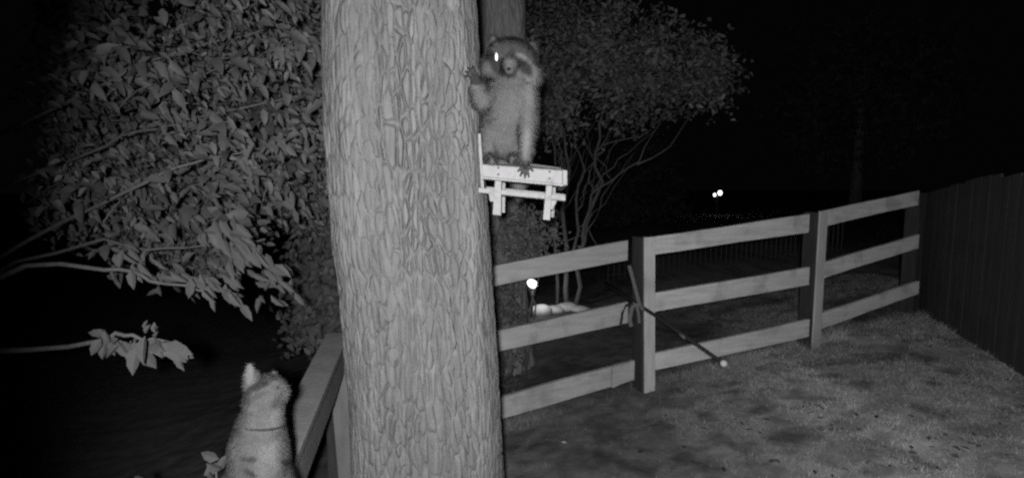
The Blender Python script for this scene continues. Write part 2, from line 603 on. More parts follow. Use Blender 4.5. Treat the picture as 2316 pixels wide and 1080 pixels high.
sb = Vector((-4.1, 2.9, ghs(-4.1, 2.9)))
shrub = thing('shrub_tree', 'leafy tree with long drooping leaves on the left, reaching to the big trunk', 'tree', sb)
mb = MB()
fork = sb + Vector((0.05, 0, 1.3))
mb.tube([sb - Vector((0, 0, .1)), sb + Vector((.04, .02, .6)), fork], [.11, .085, .07], 10)
mb.build('trunk', M['limb'], shrub, True)
limbs = [
    [fork, P(60, 545, 2.5), P(236, 458, 2.3), P(330, 412, 2.25), P(400, 378, 2.25), P(470, 358, 2.3), P(610, 330, 2.4)],
    [fork, P(-60, 330, 2.7), P(236, 190, 2.5), P(330, 140, 2.5), P(420, 110, 2.5), P(560, 80, 2.6), P(690, 40, 2.7)],
    [fork, P(-20, 430, 2.8), P(240, 330, 2.6), P(320, 295, 2.55), P(420, 272, 2.5), P(560, 242, 2.5), P(700, 215, 2.6)],
    [fork, P(60, 600, 2.0), P(236, 610, 1.95), P(300, 614, 1.95), P(340, 636, 1.95), P(420, 645, 1.95), P(480, 655, 2.0)],
    [fork, P(70, 790, 1.9), P(236, 768, 1.75), P(262, 752, 1.75), P(300, 757, 1.75), P(345, 765, 1.75), P(380, 772, 1.75)],
    [fork, P(40, 590, 2.6), P(236, 540, 2.5), P(330, 565, 2.5), P(420, 560, 2.5), P(520, 560, 2.5), P(600, 540, 2.5)],
]
for i, l in enumerate(limbs):
    r0 = [.03, .010, .0080, .0075, .0065, .005, .003] if i not in (1, 2) else [.03, .010, .007, .006, .005, .004, .003]
    # bends made irregular by midpoints
    pts, rr = [], []
    for a in range(len(l) - 1):
        pts += [l[a], (l[a] + l[a + 1]) / 2 + Vector(rng.normal(0, .008, 3))]
        rr += [r0[a], (r0[a] + r0[a + 1]) / 2]
    pts.append(l[-1]); rr.append(r0[-1])
    MB().tube(pts, rr, 7).build('limb', M['limb'], shrub, True)
# crown: clumps of leaves through a volume, thinner at the outer left
poly = [(150, 15), (300, -60), (800, -60), (800, 330), (745, 420), (720, 520), (640, 450), (560, 470), (520, 600), (430, 600), (360, 590),
        (230, 540), (140, 500), (130, 330)]
cl = []
while len(cl) < 320:
    px, py = rng.uniform(120, 800), rng.uniform(-80, 640)
    if not inpoly(np.array([px]), np.array([py]), poly)[0]:
        continue
    # open gaps in the crown
    if fbm(px / 95, py / 62, 2.3) < -0.16 + (0.22 if px < 430 and py < 160 else 0) - (0.25 if px > 470 and 130 < py < 330 else 0):
        continue
    cl.append((px, py, rng.uniform(2.15, 3.3)))
pts, dirs, nrm, ln, tn = [], [], [], [], []
for px, py, Z in cl:
    c = np.array(P(px, py, Z))
    k = rng.integers(12, 24)
    off = rng.normal(0, 1, (k, 3)) * np.array([.055, .075, .045])
    pts.append(c + off)
    dd = np.stack([rng.normal(.45, .7, k), rng.normal(-.25, .6, k), rng.normal(-.55, .4, k)], -1)
    dirs.append(dd)
    nrm.append(np.stack([rng.normal(0, .5, k), rng.normal(-.9, .4, k), rng.normal(.7, .4, k)], -1))
    ln.append(rng.choice([.6, 1, 1.35]) * rng.uniform(.03, .085, k))
    tn.append(np.full(k, rng.uniform(.045, .085) * (1 + .35 * float(fbm(px / 60, py / 50, 8.8, 2)))) * rng.uniform(.85, 1.2, k))
mb = MB()
for px, py, Z in cl[::3]:
    a = P(px, py, Z)
    b = a + Vector((random.gauss(-.12, .06), random.gauss(.03, .06), random.gauss(-.03, .06)))
    mb.tube([b, (a + b) / 2 + Vector((0, 0, .012)), a, a + (a - b) * .5 + Vector((0, 0, -.03))], [.0035, .003, .0022, .0012], 5)
tag(mb.build('twigs', M['limb'], shrub, True), kind='stuff')
# the deeper, denser inside of the crown, coloured paler to offset lamp falloff
cn = 0
while cn < 850:
    px, py = rng.uniform(140, 800), rng.uniform(-80, 640)
    if not inpoly(np.array([px]), np.array([py]), poly)[0]:
        continue
    if fbm(px / 95, py / 62, 2.3) < -0.30 + (0.22 if px < 430 and py < 160 else 0) - (0.35 if px > 450 and 100 < py < 350 else 0):
        continue
    cn += 1
    k = 30
    pts.append(np.array(P(px, py, rng.uniform(3.0, 3.9))) + rng.normal(0, 1, (k, 3)) * np.array([.08, .10, .07]))
    dirs.append(np.stack([rng.normal(.45, .7, k), rng.normal(-.1, .5, k), rng.normal(-.55, .5, k)], -1))
    nrm.append(np.stack([rng.normal(0, .3, k), rng.normal(-1, .25, k), rng.normal(.45, .25, k)], -1))
    ln.append(rng.uniform(.04, .075, k))
    tn.append(np.full(k, rng.uniform(.06, .115)) * rng.uniform(.85, 1.2, k))
pts, dirs, nrm, ln, tn = [np.concatenate(q) for q in (pts, dirs, nrm, ln, tn)]
V, Fc = leaf_batch(pts, dirs, nrm, ln, ln * rng.uniform(.36, .52, len(ln)))
tag(mesh_obj('crown', V, Fc, M['leaf'], shrub, tones=np.repeat(tn, 8)), kind='stuff')

# single large leaves of the lower sprays, each its own part
lvv, lff = leaf_batch(np.zeros((1, 3)), np.array([[1., 0, 0]]), np.array([[0, 0, 1.]]), np.array([1.]), np.array([.36]))
lme = bpy.data.meshes.new('leaf')
lme.from_pydata([tuple(p) for p in lvv], [], [tuple(int(i) for i in f) for f in lff])
lme.materials.append(M['near_leaf'])


def put_leaf(parent, p, d, up, ln, wide=1.0):
    d = Vector(d).normalized()
    s = Vector(up).cross(d).normalized()
    u = d.cross(s)
    m = Matrix(((d.x, s.x, u.x), (d.y, s.y, u.y), (d.z, s.z, u.z))).to_4x4()
    o = bpy.data.objects.new('leaf', lme)
    COL.objects.link(o)
    o.parent = parent
    ln *= .82
    o.matrix_local = Matrix.Translation(Vector(p) - world_loc(parent)) @ m @ Matrix.Diagonal((ln, ln * wide, ln, 1))
    return o


def spray(parent, a, b, Z, k, ln, droop=0.9, jit=18):
    """leaves hanging along the twig from pixel a to pixel b"""
    for i in range(k):
        t = (i + .5) / k
        px, py = a[0] + (b[0] - a[0]) * t + random.gauss(0, jit), a[1] + (b[1] - a[1]) * t + random.gauss(0, jit * .6)
        put_leaf(parent, P(px, py, Z + random.gauss(0, .06)),
                 (random.gauss(.55, .5), random.gauss(-.15, .35), random.gauss(-droop, .35)),
                 (random.gauss(0, .3), -1, random.gauss(.45, .25)), ln * random.uniform(.65, 1.2), random.uniform(.8, 1.15))


for a, b, Z, k, ln in (((500, 500), (560, 580), 2.1, 16, .11), ((535, 500), (520, 640), 2.05, 16, .11), ((560, 520), (640, 640), 2.15, 14, .10),
                       ((480, 640), (540, 680), 1.98, 9, .10), ((420, 470), (520, 560), 2.2, 14, .09), ((590, 600), (660, 650), 2.2, 9, .085),
                       ((250, 540), (400, 620), 2.2, 13, .085), ((620, 420), (700, 480), 2.3, 12, .08), ((500, 430), (505, 470), 2.2, 6, .08),
                       ((420, 620), (480, 650), 1.96, 7, .09), ((240, 570), (330, 610), 2.05, 9, .09), ((330, 600), (470, 640), 2.0, 12, .09), ((560, 600), (620, 690), 2.3, 10, .09), ((280, 320), (320, 340), 2.2, 5, .08), ((330, 230), (420, 260), 2.2, 8, .08),
                       ((480, 320), (620, 330), 2.2, 12, .085), ((640, 250), (720, 300), 2.2, 9, .085), ((420, 60), (560, 90), 2.3, 9, .08),
                       ((560, 120), (720, 150), 2.3, 14, .085), ((250, 60), (330, 90), 2.4, 6, .09), ((440, 170), (600, 200), 2.2, 12, .08)):
    spray(shrub, a, b, Z, k, ln)
# the bunch of broad leaves on the lowest limb, left edge
for px, py, ang, l in ((250, 765, -150, .09), (270, 775, -120, .10), (295, 775, -70, .10), (320, 770, -55, .12), (340, 772, -38, .11),
                       (365, 765, -35, .13), (385, 775, -42, .12), (405, 785, -40, .09), (300, 765, -100, .08), (262, 768, -60, .09),
                       (330, 780, -25, .09), (235, 770, -120, .08), (350, 755, 25, .05), (325, 750, 60, .045)):
    a = math.radians(ang)
    for q_ in range(3):
        a += random.gauss(0, .25)
        put_leaf(shrub, P(px + random.gauss(0, 9), py + random.gauss(0, 8), 1.74 + random.gauss(0, .04)),
                 (math.cos(a), random.gauss(-.15, .25), math.sin(a)),
                 (random.gauss(0, .3), -1, random.gauss(.35, .25)), l * random.uniform(.75, 1.05), 1.3)

# a low dim bush between that tree and the trunk, behind the fence corner
ub = P(745, 900, 4.3)
ub.z = ghs(ub.x, ub.y)
bush = thing('bush', 'dim grey bush behind the fence corner, left of the big trunk', 'bush', ub)
mb = MB()
for i in range(6):
    mb.tube([ub, ub + Vector((random.gauss(0, .08), random.gauss(0, .1), .6)), ub + Vector((random.gauss(-.05, .2), random.gauss(0, .25), 1.5))],
            [.010, .007, .003], 6)
mb.build('stem', M['limb'], bush, True)
pts, dirs, nrm, ln, tn = [], [], [], [], []
for _ in range(230):
    c = np.array(P(rng.normal(742, 36), rng.uniform(400, 770), rng.uniform(3.7, 4.8)))
    k = 26
    pts.append(c + rng.normal(0, .075, (k, 3)))
    dirs.append(np.stack([rng.normal(.2, .8, k), rng.normal(-.2, .7, k), rng.normal(-.2, .7, k)], -1))
    nrm.append(np.stack([rng.normal(0, .6, k), rng.normal(-.9, .4, k), rng.normal(.7, .4, k)], -1))
    ln.append(rng.uniform(.05, .09, k))
    tn.append(np.full(k, rng.uniform(.05, .085)))
pts, dirs, nrm, ln, tn = [np.concatenate(q) for q in (pts, dirs, nrm, ln, tn)]
V, Fc = leaf_batch(pts, dirs, nrm, ln, ln * .6)
tag(mesh_obj('foliage', V, Fc, M['leaf'], bush, tones=np.repeat(tn, 8)), kind='stuff')

# shrubby growth at the slim trunk, under the feeder
gb_ = P(1175, 900, 4.45)
gb_.z = ghs(gb_.x, gb_.y)
under = thing('bush', 'mottled grey shrub growing up the slimmer trunk under the feeder', 'bush', gb_)
mb = MB()
for i in range(5):
    a = gb_ + Vector((random.gauss(0, .08), random.gauss(0, .04), 0))
    mb.tube([a, a + Vector((random.gauss(0, .05), 0, .7)), a + Vector((random.gauss(.06, .12), random.gauss(0, .05), 1.5))], [.011, .008, .003], 6)
mb.build('stem', M['limb'], under, True)
pts, dirs, nrm, ln, tn = [], [], [], [], []
for _ in range(210):
    py = rng.uniform(478, 890)
    px = rng.normal(1184, 34) if py < 610 else rng.normal(1146, 18)
    if px < 1105 or (590 < py < 710 and px > 1158):
        continue
    if py > 740 and rng.random() < .7:
        continue
    k = 24
    pts.append(np.array(P(px, py, rng.uniform(4.2, 4.62))) + rng.normal(0, .045, (k, 3)))
    dirs.append(np.stack([rng.normal(.1, .8, k), rng.normal(-.2, .7, k), rng.normal(.0, .7, k)], -1))
    nrm.append(np.stack([rng.normal(0, .5, k), rng.normal(-.9, .4, k), rng.normal(.5, .4, k)], -1))
    ln.append(rng.uniform(.025, .05, k))
    tn.append(np.full(k, rng.uniform(.06, .14)))
pts, dirs, nrm, ln, tn = [np.concatenate(q) for q in (pts, dirs, nrm, ln, tn)]
V, Fc = leaf_batch(pts, dirs, nrm, ln, ln * .6)
tag(mesh_obj('foliage', V, Fc, M['leaf'], under, tones=np.repeat(tn, 8)), kind='stuff')

# small plants low down beside the cat
for px, py, Z, lab in ((488, 1075, 1.75, 'small dim leafy plant just left of the cat'), (295, 1120, 1.9, 'small dim leafy plant at the bottom left edge')):
    b = P(px, py + 420, Z)
    b.z = ghs(b.x, b.y)
    pl = thing('plant', lab, 'plant', b)
    tp = P(px, py - 20, Z)
    MB().tube([b, (b + tp) / 2 + Vector((.02, 0, .02)), tp], [.008, .006, .003], 6).build('stem', M['limb'], pl, True)
    for i in range(7):
        put_leaf(pl, tp + Vector((random.gauss(0, .02), random.gauss(0, .03), random.gauss(-.02, .03))),
                 (random.gauss(0, .7), random.gauss(-.3, .3), random.gauss(.4, .4)), (0, -1, .3), random.uniform(.06, .09), 1.4)

# ------------------------------------------------------------------ many-stemmed tree beyond the fence
mbase = P(1292, 690, 7.0)
mbase.z = ghs(mbase.x, mbase.y)
mt = thing('ornamental_tree', 'dim bushy tree of several thin bare stems beyond the fence', 'tree', mbase)
stems = [
    ([(1283, 695, 7.0), (1284, 560, 7.0), (1281, 430, 7.0), (1276, 300, 7.1), (1262, 200, 7.2)], .055),
    ([(1300, 695, 7.0), (1316, 545, 6.9), (1345, 445, 6.9), (1348, 345, 7.0), (1366, 250, 7.1), (1368, 180, 7.2)], .05),
    ([(1318, 540, 6.9), (1338, 440, 6.8), (1385, 408, 6.7), (1445, 365, 6.6), (1500, 270, 6.7)], .03),
    ([(1348, 350, 7.0), (1362, 332, 6.9), (1425, 312, 6.8), (1470, 240, 6.8)], .022),
    ([(1298, 610, 7.0), (1303, 480, 7.1), (1322, 385, 7.2), (1300, 330, 7.3), (1290, 240, 7.4)], .035),
    ([(1326, 500, 6.9), (1350, 560, 6.85)], .02),
    ([(1262, 690, 7.1), (1252, 540, 7.2), (1262, 420, 7.3), (1255, 300, 7.4), (1225, 190, 7.5)], .04),
    ([(1440, 372, 6.6), (1520, 330, 6.7), (1570, 240, 6.8)], .018),
]
for _ in range(20):
    a0 = random.choice([(1283, 560), (1281, 430), (1316, 545), (1345, 445), (1348, 345), (1303, 480), (1252, 540), (1262, 420), (1338, 440), (1385, 408)])
    dx_ = random.gauss(25, 45)
    z_ = random.uniform(6.7, 7.3)
    stems.append(([(a0[0], a0[1], z_), (a0[0] + dx_ * .4, a0[1] - 45, z_), (a0[0] + dx_, a0[1] - random.uniform(80, 130), z_),
                   (a0[0] + dx_ * 1.9, a0[1] - random.uniform(150, 220), z_)], random.uniform(.010, .02)))
for pl, r in stems:
    r *= .72
    q = [P(*a) for a in pl]
    if pl[0][1] > 680:
        q[0].z = ghs(q[0].x, q[0].y) - .03
    q2 = [q[0]]
    for a, b in zip(q, q[1:]):
        for k in (1, 2, 3):
            q2.append(a.lerp(b, k / 3) + (Vector((random.gauss(0, .035), random.gauss(0, .03), 0)) if k < 3 else Vector((random.gauss(0, .02), 0, 0))))
    q = q2
    MB().tube(q, [r * (1 - .75 * i / (len(q) - 1)) for i in range(len(q))], 7).build('stem', M['stem'], mt, True)
cpoly = [(1170, 30), (1260, 0), (1390, 0), (1455, 30), (1470, 55), (1530, 75), (1560, 110), (1600, 100), (1640, 150), (1660, 210), (1610, 240),
         (1520, 250), (1480, 290), (1400, 300), (1330, 280), (1290, 310), (1220, 330), (1170, 300)]
pts, dirs, nrm, ln, tn = [], [], [], [], []
n = 0
while n < 420:
    px, py = rng.uniform(1150, 1670), rng.uniform(-10, 340)
    if not inpoly(np.array([px]), np.array([py]), cpoly)[0]:
        continue
    if fbm(px / 70, py / 60, 1.7) < -0.2 or (py > 190 and random.random() < .65) or fbm(px / 28, py / 26, 5.1) < -.22:
        continue
    n += 1
    c = np.array(P(px, py, rng.uniform(5.9, 8.4)))
    k = rng.integers(20, 40)
    pts.append(c + rng.normal(0, .13, (k, 3)))
    dirs.append(rng.normal(0, 1, (k, 3)) + np.array([0, 0, .4]))
    nrm.append(np.stack([rng.normal(0, .6, k), rng.normal(-.9, .4, k), rng.normal(.5, .5, k)], -1))
    ln.append(rng.uniform(.045, .10, k))
    tn.append(np.full(k, rng.uniform(.06, .18)))
pts, dirs, nrm, ln, tn = [np.concatenate(q) for q in (pts, dirs, nrm, ln, tn)]
V, Fc = leaf_batch(pts, dirs, nrm, ln, ln * .5)
tag(mesh_obj('crown', V, Fc, M['leaf'], mt, tones=np.repeat(tn, 8)), kind='stuff')

# hardly visible trees in the dark beyond
for k, (px, py, Z, r, lab) in enumerate(((1950, 210, 17, 2.6, 'barely visible tall tree in the dark above the right fence end'),
                                         (1420, 450, 19, 2.0, 'barely visible low tree in the dark behind the bushy tree'))):
    c = P(px, py, Z)
    b = Vector((c.x, c.y, ghs(c.x, c.y)))
    t = thing('tree', lab, 'tree', b)
    MB().tube([b - Vector((0, 0, .1)), (b + c) / 2, c + Vector((0, 0, r * .5))], [.22, .17, .06], 10).build('trunk', M['far_bark'], t, True)
    m_ = 90
    cc = rng.normal(0, 1, (m_, 3))
    cc = cc / np.linalg.norm(cc, axis=1, keepdims=True) * (rng.random((m_, 1)) ** .4) * r
    kk = 40
    pts = (np.array(c) + cc)[:, None] + rng.normal(0, .32, (m_, kk, 3))
    pts = pts.reshape(-1, 3)
    q = len(pts)
    V, Fc = leaf_batch(pts, rng.normal(0, 1, (q, 3)), rng.normal(0, 1, (q, 3)) + np.array([0, -.8, .4]), rng.uniform(.15, .3, q), rng.uniform(.08, .16, q))
    tag(mesh_obj('crown', V, Fc, M['leaf'], t, tones=np.full(q * 8, .07)), kind='stuff')

# ------------------------------------------------------------------ three-rail board fence
fb = P(1465, 900, 3.95)
fence = thing('board_fence', 'three-rail timber fence with pale boards and dark posts climbing the slope to the right', 'fence',
              (fb.x, fb.y, ghs(fb.x, fb.y)))


def rail(parent, ends, thick=0.035, mat_='wood', name='rail'):
    """ends: (px, top, bottom, Z) at the left and at the right"""
    (xa, ta, ba, za), (xb, tb, bb, zb) = ends
    A, B, C, D = P(xa, ta, za), P(xb, tb, zb), P(xb, bb, zb), P(xa, ba, za)
    C.x, C.y = B.x, B.y
    D.x, D.y = A.x, A.y
    d = (B - A)
    nrm_ = Vector((-d.y, d.x, 0)).normalized()
    # slightly uneven sawn board: split in stations
    nst = 9
    m = MB()
    ph = random.uniform(0, 9)
    rows = []
    for i in range(nst + 1):
        t = i / nst
        w1 = .0022 * math.sin(ph + 7 * t) + random.gauss(0, .0008)
        w2 = .0022 * math.sin(ph * 2 + 5 * t) + random.gauss(0, .0008)
        bow = nrm_ * (.004 * math.sin(math.pi * t))
        tp = A.lerp(B, t) + Vector((0, 0, w1)) + bow
        bt = D.lerp(C, t) + Vector((0, 0, w2)) + bow
        n0 = len(m.v)
        m.v += [tp, bt, bt + nrm_ * thick, tp + nrm_ * thick]
        rows.append(n0)
    for a, b in zip(rows, rows[1:]):
        for k in range(4):
            k2 = (k + 1) % 4
            m.f.append((a + k, a + k2, b + k2, b + k))
    m.f.append((rows[0] + 3, rows[0] + 2, rows[0] + 1, rows[0]))
    m.f.append(tuple(rows[-1] + k for k in range(4)))
    return m.build(name, M[mat_], parent, bevel=.003)


# spans: behind the big trunk, to post one, to post two, to the end
rail(fence, ((1000, 623, 670, 3.42), (1421, 543, 589, 3.95)), mat_='near_span_wood')
rail(fence, ((1000, 776, 823, 3.42), (1421, 683, 732, 3.95)), mat_='near_span_wood')
rail(fence, ((1000, 938, 990, 3.42), (1383, 828, 876, 3.88)), mat_='near_span_wood')
rail(fence, ((1386, 829, 878, 3.885), (1436, 815, 860, 3.95)), mat_='near_span_wood')
for a, b in (((540, 580), (484, 526)), ((668, 712), (604, 644)), ((807, 846), (722, 762))):
    rail(fence, ((1450, a[0], a[1], 4.02), (1832, b[0], b[1], 4.53)))
for a, b in (((478, 514), (431, 463)), ((596, 632), (530, 561)), ((709, 745), (636, 665))):
    rail(fence, ((1858, a[0], a[1], 4.62), (2080, b[0], b[1], 4.98)))


def fence_post(parent, top, bot, Z, w=.105, face=.095, lean=None):
    """square dark post with a pale face board on the side towards the lawn; top/bot: pixels of the face's left edge"""
    A, B = P(top[0], top[1], Z), P(bot[0], bot[1], Z)
    B.y = A.y
    B.z = ghs(B.x, B.y) - .12
    d = Vector((1, .36, 0)).normalized()
    nb = Vector((-d.y, d.x, 0))
    m = MB()
    m.hexa(A, A + d * w, B + d * w, B, nb * (w + .03))
    p = m.build('post', M['post'], parent, bevel=.004)
    if not face:
        return p
    m = MB()
    up = Vector((0, 0, .004))
    lo = Vector((0, 0, .10))
    fr = -nb * .021
    m.hexa(A + fr + up + d * (w - face), A + fr + up + d * w, B + fr + d * w + lo, B + fr + d * (w - face) + lo, nb * .018)
    m.build('face_board', M['face_wood'], parent, bevel=.003)
    return p


fence_post(fence, (1452, 537), (1462, 900), 3.86)
fence_post(fence, (1849, 480), (1849, 790), 4.47)
fence_post(fence, (1000, 600), (1015, 950), 3.34)
fence_post(fence, (2082, 436), (2084, 690), 5.06, face=0)

# the return of the fence on the left, with the rail the cat sits on
ca, cb = P(738, 752, 3.0), P(500, 1200, 1.50)
rf = thing('board_fence', 'dim fence corner left of the trunk, its broad top rail passing under the cat', 'fence',
           (ca.x, ca.y, ghs(ca.x, ca.y)))
cb = cb + (cb - ca) * 0.45
d = (cb - ca)
sd = Vector((-d.y, d.x, 0)).normalized()
if sd.x < 0:
    sd = -sd
m = MB()
wc = 0.13
m.hexa(ca, ca + sd * wc, cb + sd * wc, cb, Vector((0, 0, -.038)))
m.build('top_board', M['dim_wood'], rf, bevel=.004)
m = MB()
q = sd * (wc - .012) - Vector((0, 0, .041))
m.hexa(ca + q, cb + q, cb + q - Vector((0, 0, .16)), ca + q - Vector((0, 0, .16)), -sd * .035)
o = m.build('rail', M['dim_wood'], rf, bevel=.003)
for t in (0.0, 0.97):
    c = ca.lerp(cb, t) + sd * (wc * .35)
    z0 = ghs(c.x, c.y) - .1
    h = c.z - .04 - z0
    MB().box((c.x, c.y, z0 + h / 2), .10, .10, h).build('post', M['post'], rf, bevel=.004)
# corner face board seen beside the trunk
p0, p1 = P(738, 768, 2.9), P(800, 768, 2.9)
zb = ghs(p0.x, p0.y) + .05
m = MB()
m.hexa(p0, p1, Vector((p1.x, p1.y, zb)), Vector((p0.x + .05, p0.y, zb)), (0, .022, 0))
m.build('face_board', M['dim_wood'], rf, bevel=.003)
# span from the corner to the post hidden by the trunk
rail(rf, ((800, 750, 800, 3.02), (1000, 640, 686, 3.44)))

# ------------------------------------------------------------------ dark close-boarded fence at the right end
d0, d1 = P(2092, 437, 5.22), P(2162, 416, 4.62)
db = thing('board_fence', 'dark close-boarded fence at the right end of the pale rails', 'fence', (d0.x, d0.y, ghs(d0.x, d0.y)))
dv = Vector((d1.x - d0.x, d1.y - d0.y, 0)).normalized()
dn = Vector((-dv.y, dv.x, 0))
if dn.x < 0:
    dn = -dn
zt0, zt1 = d0.z, d1.z
L0 = math.hypot(d1.x - d0.x, d1.y - d0.y)
for i in range(20):
    s = i * .132
    a = Vector((d0.x, d0.y, 0)) + dv * s
    b = a + dv * .1295
    zt = zt0 + (zt1 - zt0) * min(s / L0, 1.6) + random.gauss(0, .006)
    zb = ghs(a.x, a.y) - .05
    pr = dn * random.uniform(0, .004)
    m = MB()
    m.hexa(Vector((a.x, a.y, zt)) + pr, Vector((b.x, b.y, zt + .012)) + pr, Vector((b.x, b.y, zb)) + pr, Vector((a.x, a.y, zb)) + pr, dn * .02)
    m.build('board', M['black_board'], db, bevel=.003)
for dz in (.35, 1.0):
    a = Vector((d0.x, d0.y, ghs(d0.x, d0.y) + dz)) + dn * .032
    b = a + dv * 2.6
    m = MB()
    m.hexa(a, b, b - Vector((0, 0, .09)), a - Vector((0, 0, .09)), dn * .04)
    m.build('rail', M['black_board'], db)

# ------------------------------------------------------------------ far metal railing
ra, rb = P(1375, 640, 8.6), P(1900, 610, 9.6)
ra.z, rb.z = ghs(ra.x, ra.y), ghs(rb.x, rb.y)
rl = thing('metal_railing', 'faint thin metal railing of upright bars in the dark behind the timber fence', 'railing', ra)
for dz in (.10, .52):
    MB().tube([ra + Vector((0, 0, dz)), rb + Vector((0, 0, dz))], .012, 6).build('rail', M['metal'], rl)
bar_me = None
nb_ = 46
for i in range(nb_ + 1):
    p = ra.lerp(rb, i / nb_)
    p.z = ghs(p.x, p.y)
    if bar_me is None:
        o = MB().tube([p - Vector((0, 0, .05)), p + Vector((0, 0, .58))], .009, 6).build('bar', M['metal'], rl)
        bar_me, p_first = o.data, p.copy()
    else:
        o = bpy.data.objects.new('bar', bar_me)
        COL.objects.link(o)
        o.parent = rl
        o.location = p - p_first

# ------------------------------------------------------------------ garden lamp, pale stones and the twin lamp far off
gl = P(1204, 641, 6.6)
gb = Vector((gl.x, gl.y, ghs(gl.x, gl.y)))
gt = thing('garden_lamp', 'small bright garden lamp glowing behind the top rail beside the trunk', 'lamp', gb)
MB().tube([gb - Vector((0, 0, .05)), gl - Vector((0, 0, .06))], .012, 8).build('stake', M['metal'], gt)
MB().tube([gl - Vector((0, 0, .075)), gl - Vector((0, 0, .055))], [.03, .05], 12).build('base', M['metal'], gt)
MB().ball(gl, .072, .066, .052, Matrix.Rotation(math.radians(28), 3, 'Y')).build('globe', M['globe'], gt, True)
pl_d = bpy.data.lights.new('garden_lamp_light', 'POINT')
pl_d.energy = 6
pl_d.shadow_soft_size = .05
pl_o = bpy.data.objects.new('garden_lamp_light', pl_d)
COL.objects.link(pl_o)
pl_o.parent = gt
pl_o.location = gl + Vector((.06, -.12, .0)) - gb

for i, (px, py, sx, sy, sz, lab) in enumerate((
        (1222, 698, .17, .12, .10, 'brightest pale stone, leftmost in the row under the garden lamp'),
        (1252, 697, .15, .12, .06, 'flat pale stone second from the left in the lit row'),
        (1282, 691, .16, .12, .07, 'flat pale stone at the foot of the thin stems'),
        (1315, 686, .14, .10, .05, 'pale stone at the dim right end of the lit row'),
        (1212, 713, .10, .08, .05, 'small pale stone in front of the lit row'))):
    c = P(px, py, 6.75 + .08 * (i % 3))
    c.z = ghs(c.x, c.y) + sz * .35
    m = MB().ball(c, sx, sy, sz, seg=16, rings=10)
    for q in m.v:
        dq = q - c
        q += dq * (.22 * float(fbm(q.x * 7, q.y * 7, q.z * 7 + i, 2)))
    st = m.build('stone', M['stone'], None, True)
    off = c.copy()
    for vv in st.data.vertices:
        vv.co -= off
    st.location = off
    tag(st, lab, 'stone', 'pale stones under the garden lamp')

lp = P(1622, 446, 21)
lb = Vector((lp.x, lp.y, ghs(lp.x, lp.y)))
tl = thing('lamp_post', 'far lamp post with two small bright lamps in the black distance', 'lamp', lb)
MB().tube([lb - Vector((0, 0, .1)), lp - Vector((0, 0, .02))], [.05, .04], 8).build('pole', M['metal'], tl)
for px, py, r in ((1616.5, 440.5, .055), (1628.5, 436, .082)):
    c = P(px, py, 21)
    MB().tube([lp - Vector((0, 0, .05)), c - Vector((0, 0, r * .9))], .02, 6).build('arm', M['metal'], tl)
    MB().ball(c, r, r, r * 1.25).build('globe', M['far_globe'], tl, True)

# ------------------------------------------------------------------ pole resting across the middle rail
pa, pb_ = P(1369, 640, 4.35), P(1637, 821, 3.22)
pt = thing('pole', 'slim dark pole with a pale ball tip poking through the fence over the middle rail', 'pole', pa)
mid = pa.lerp(pb_, .5) + Vector((0, 0, .012))
MB().tube([pa, mid, pb_], [.0135, .0135, .012], 12).build('shaft', M['pole'], pt, True)
MB().ball(pb_, .023).build('ball_tip', M['ball'], pt, True)
w_ = pa.lerp(pb_, .72)
MB().tube([w_ - (pb_ - pa).normalized() * .03, w_ + (pb_ - pa).normalized() * .03], .017, 8).build('ferrule', M['strap'], pt, True)
st = thing('strap', 'pale strap looped round the near fence post with its ends hanging', 'strap', P(1432, 690, 3.8))


def ribbon(name, pts, w, parent, mt_):
    m = MB()
    pts = [Vector(p) for p in pts]
    for i, p in enumerate(pts):
        t = (pts[min(i + 1, len(pts) - 1)] - pts[max(i - 1, 0)]).normalized()
        s = t.cross(Vector((0, 1, 0))).normalized() * w / 2
        bk = Vector((0, .004, 0))
        n0 = len(m.v)
        m.v += [p - s, p + s, p + s + bk, p - s + bk]
        if i:
            for k in range(4):
                m.f.append((n0 - 4 + k, n0 - 4 + (k + 1) % 4, n0 + (k + 1) % 4, n0 + k))
    m.f.append((0, 3, 2, 1))
    n0 = len(m.v) - 4
    m.f.append((n0, n0 + 1, n0 + 2, n0 + 3))
    return m.build(name, M[mt_], parent)


ribbon('band', [P(1423, 600, 3.81), P(1434, 640, 3.80), P(1447, 690, 3.79), P(1455, 700, 3.80)], .026, st, 'strap')
ribbon('tail', [P(1436, 684, 3.80), P(1428, 700, 3.79), P(1424, 722, 3.79), P(1428, 738, 3.79)], .03, st, 'strap')
ribbon('tail', [P(1438, 686, 3.79), P(1444, 705, 3.785), P(1446, 730, 3.785)], .02, st, 'strap')
MB().tube([P(1432, 685, 3.77), P(1416, 690, 3.78), P(1408, 706, 3.78), P(1404, 732, 3.78), P(1412, 742, 3.78)], .010, 6).build('cord', M['pole'], st, True)

# ------------------------------------------------------------------ picnic-table feeder on the trunk
fr0 = P(1186, 390, 1.98)
fd = thing('picnic_table_feeder', 'small white picnic-table feeder fixed to the side of the big trunk', 'feeder', fr0)
FL, FR = P(1089, 372, 1.93), P(1281, 386, 1.93)
BL, BR = P(1097, 355, 2.14), P(1266, 379, 2.14)
th = .012
dn_ = Vector((0, 0, -th))
for k in range(4):
    a, b = k / 4 + .004, (k + 1) / 4 - .022
    A0, B0, A1, B1 = FL.lerp(BL, a), FR.lerp(BR, a), FL.lerp(BL, b), FR.lerp(BR, b)
    jz = Vector((0, 0, random.gauss(0, .0012)))
    m = MB()
    m.hexa(A1 + jz, B1 + jz, B0 + jz, A0 + jz, dn_)
    m.build('table_board', M['white'], fd, bevel=.0015)
dp = FW * .016
m = MB()
m.hexa(P(1091, 373, 1.912), P(1272, 387, 1.912), P(1272, 416, 1.912), P(1091, 399, 1.912), dp)
m.build('front_board', M['white'], fd, bevel=.0015)
m = MB()
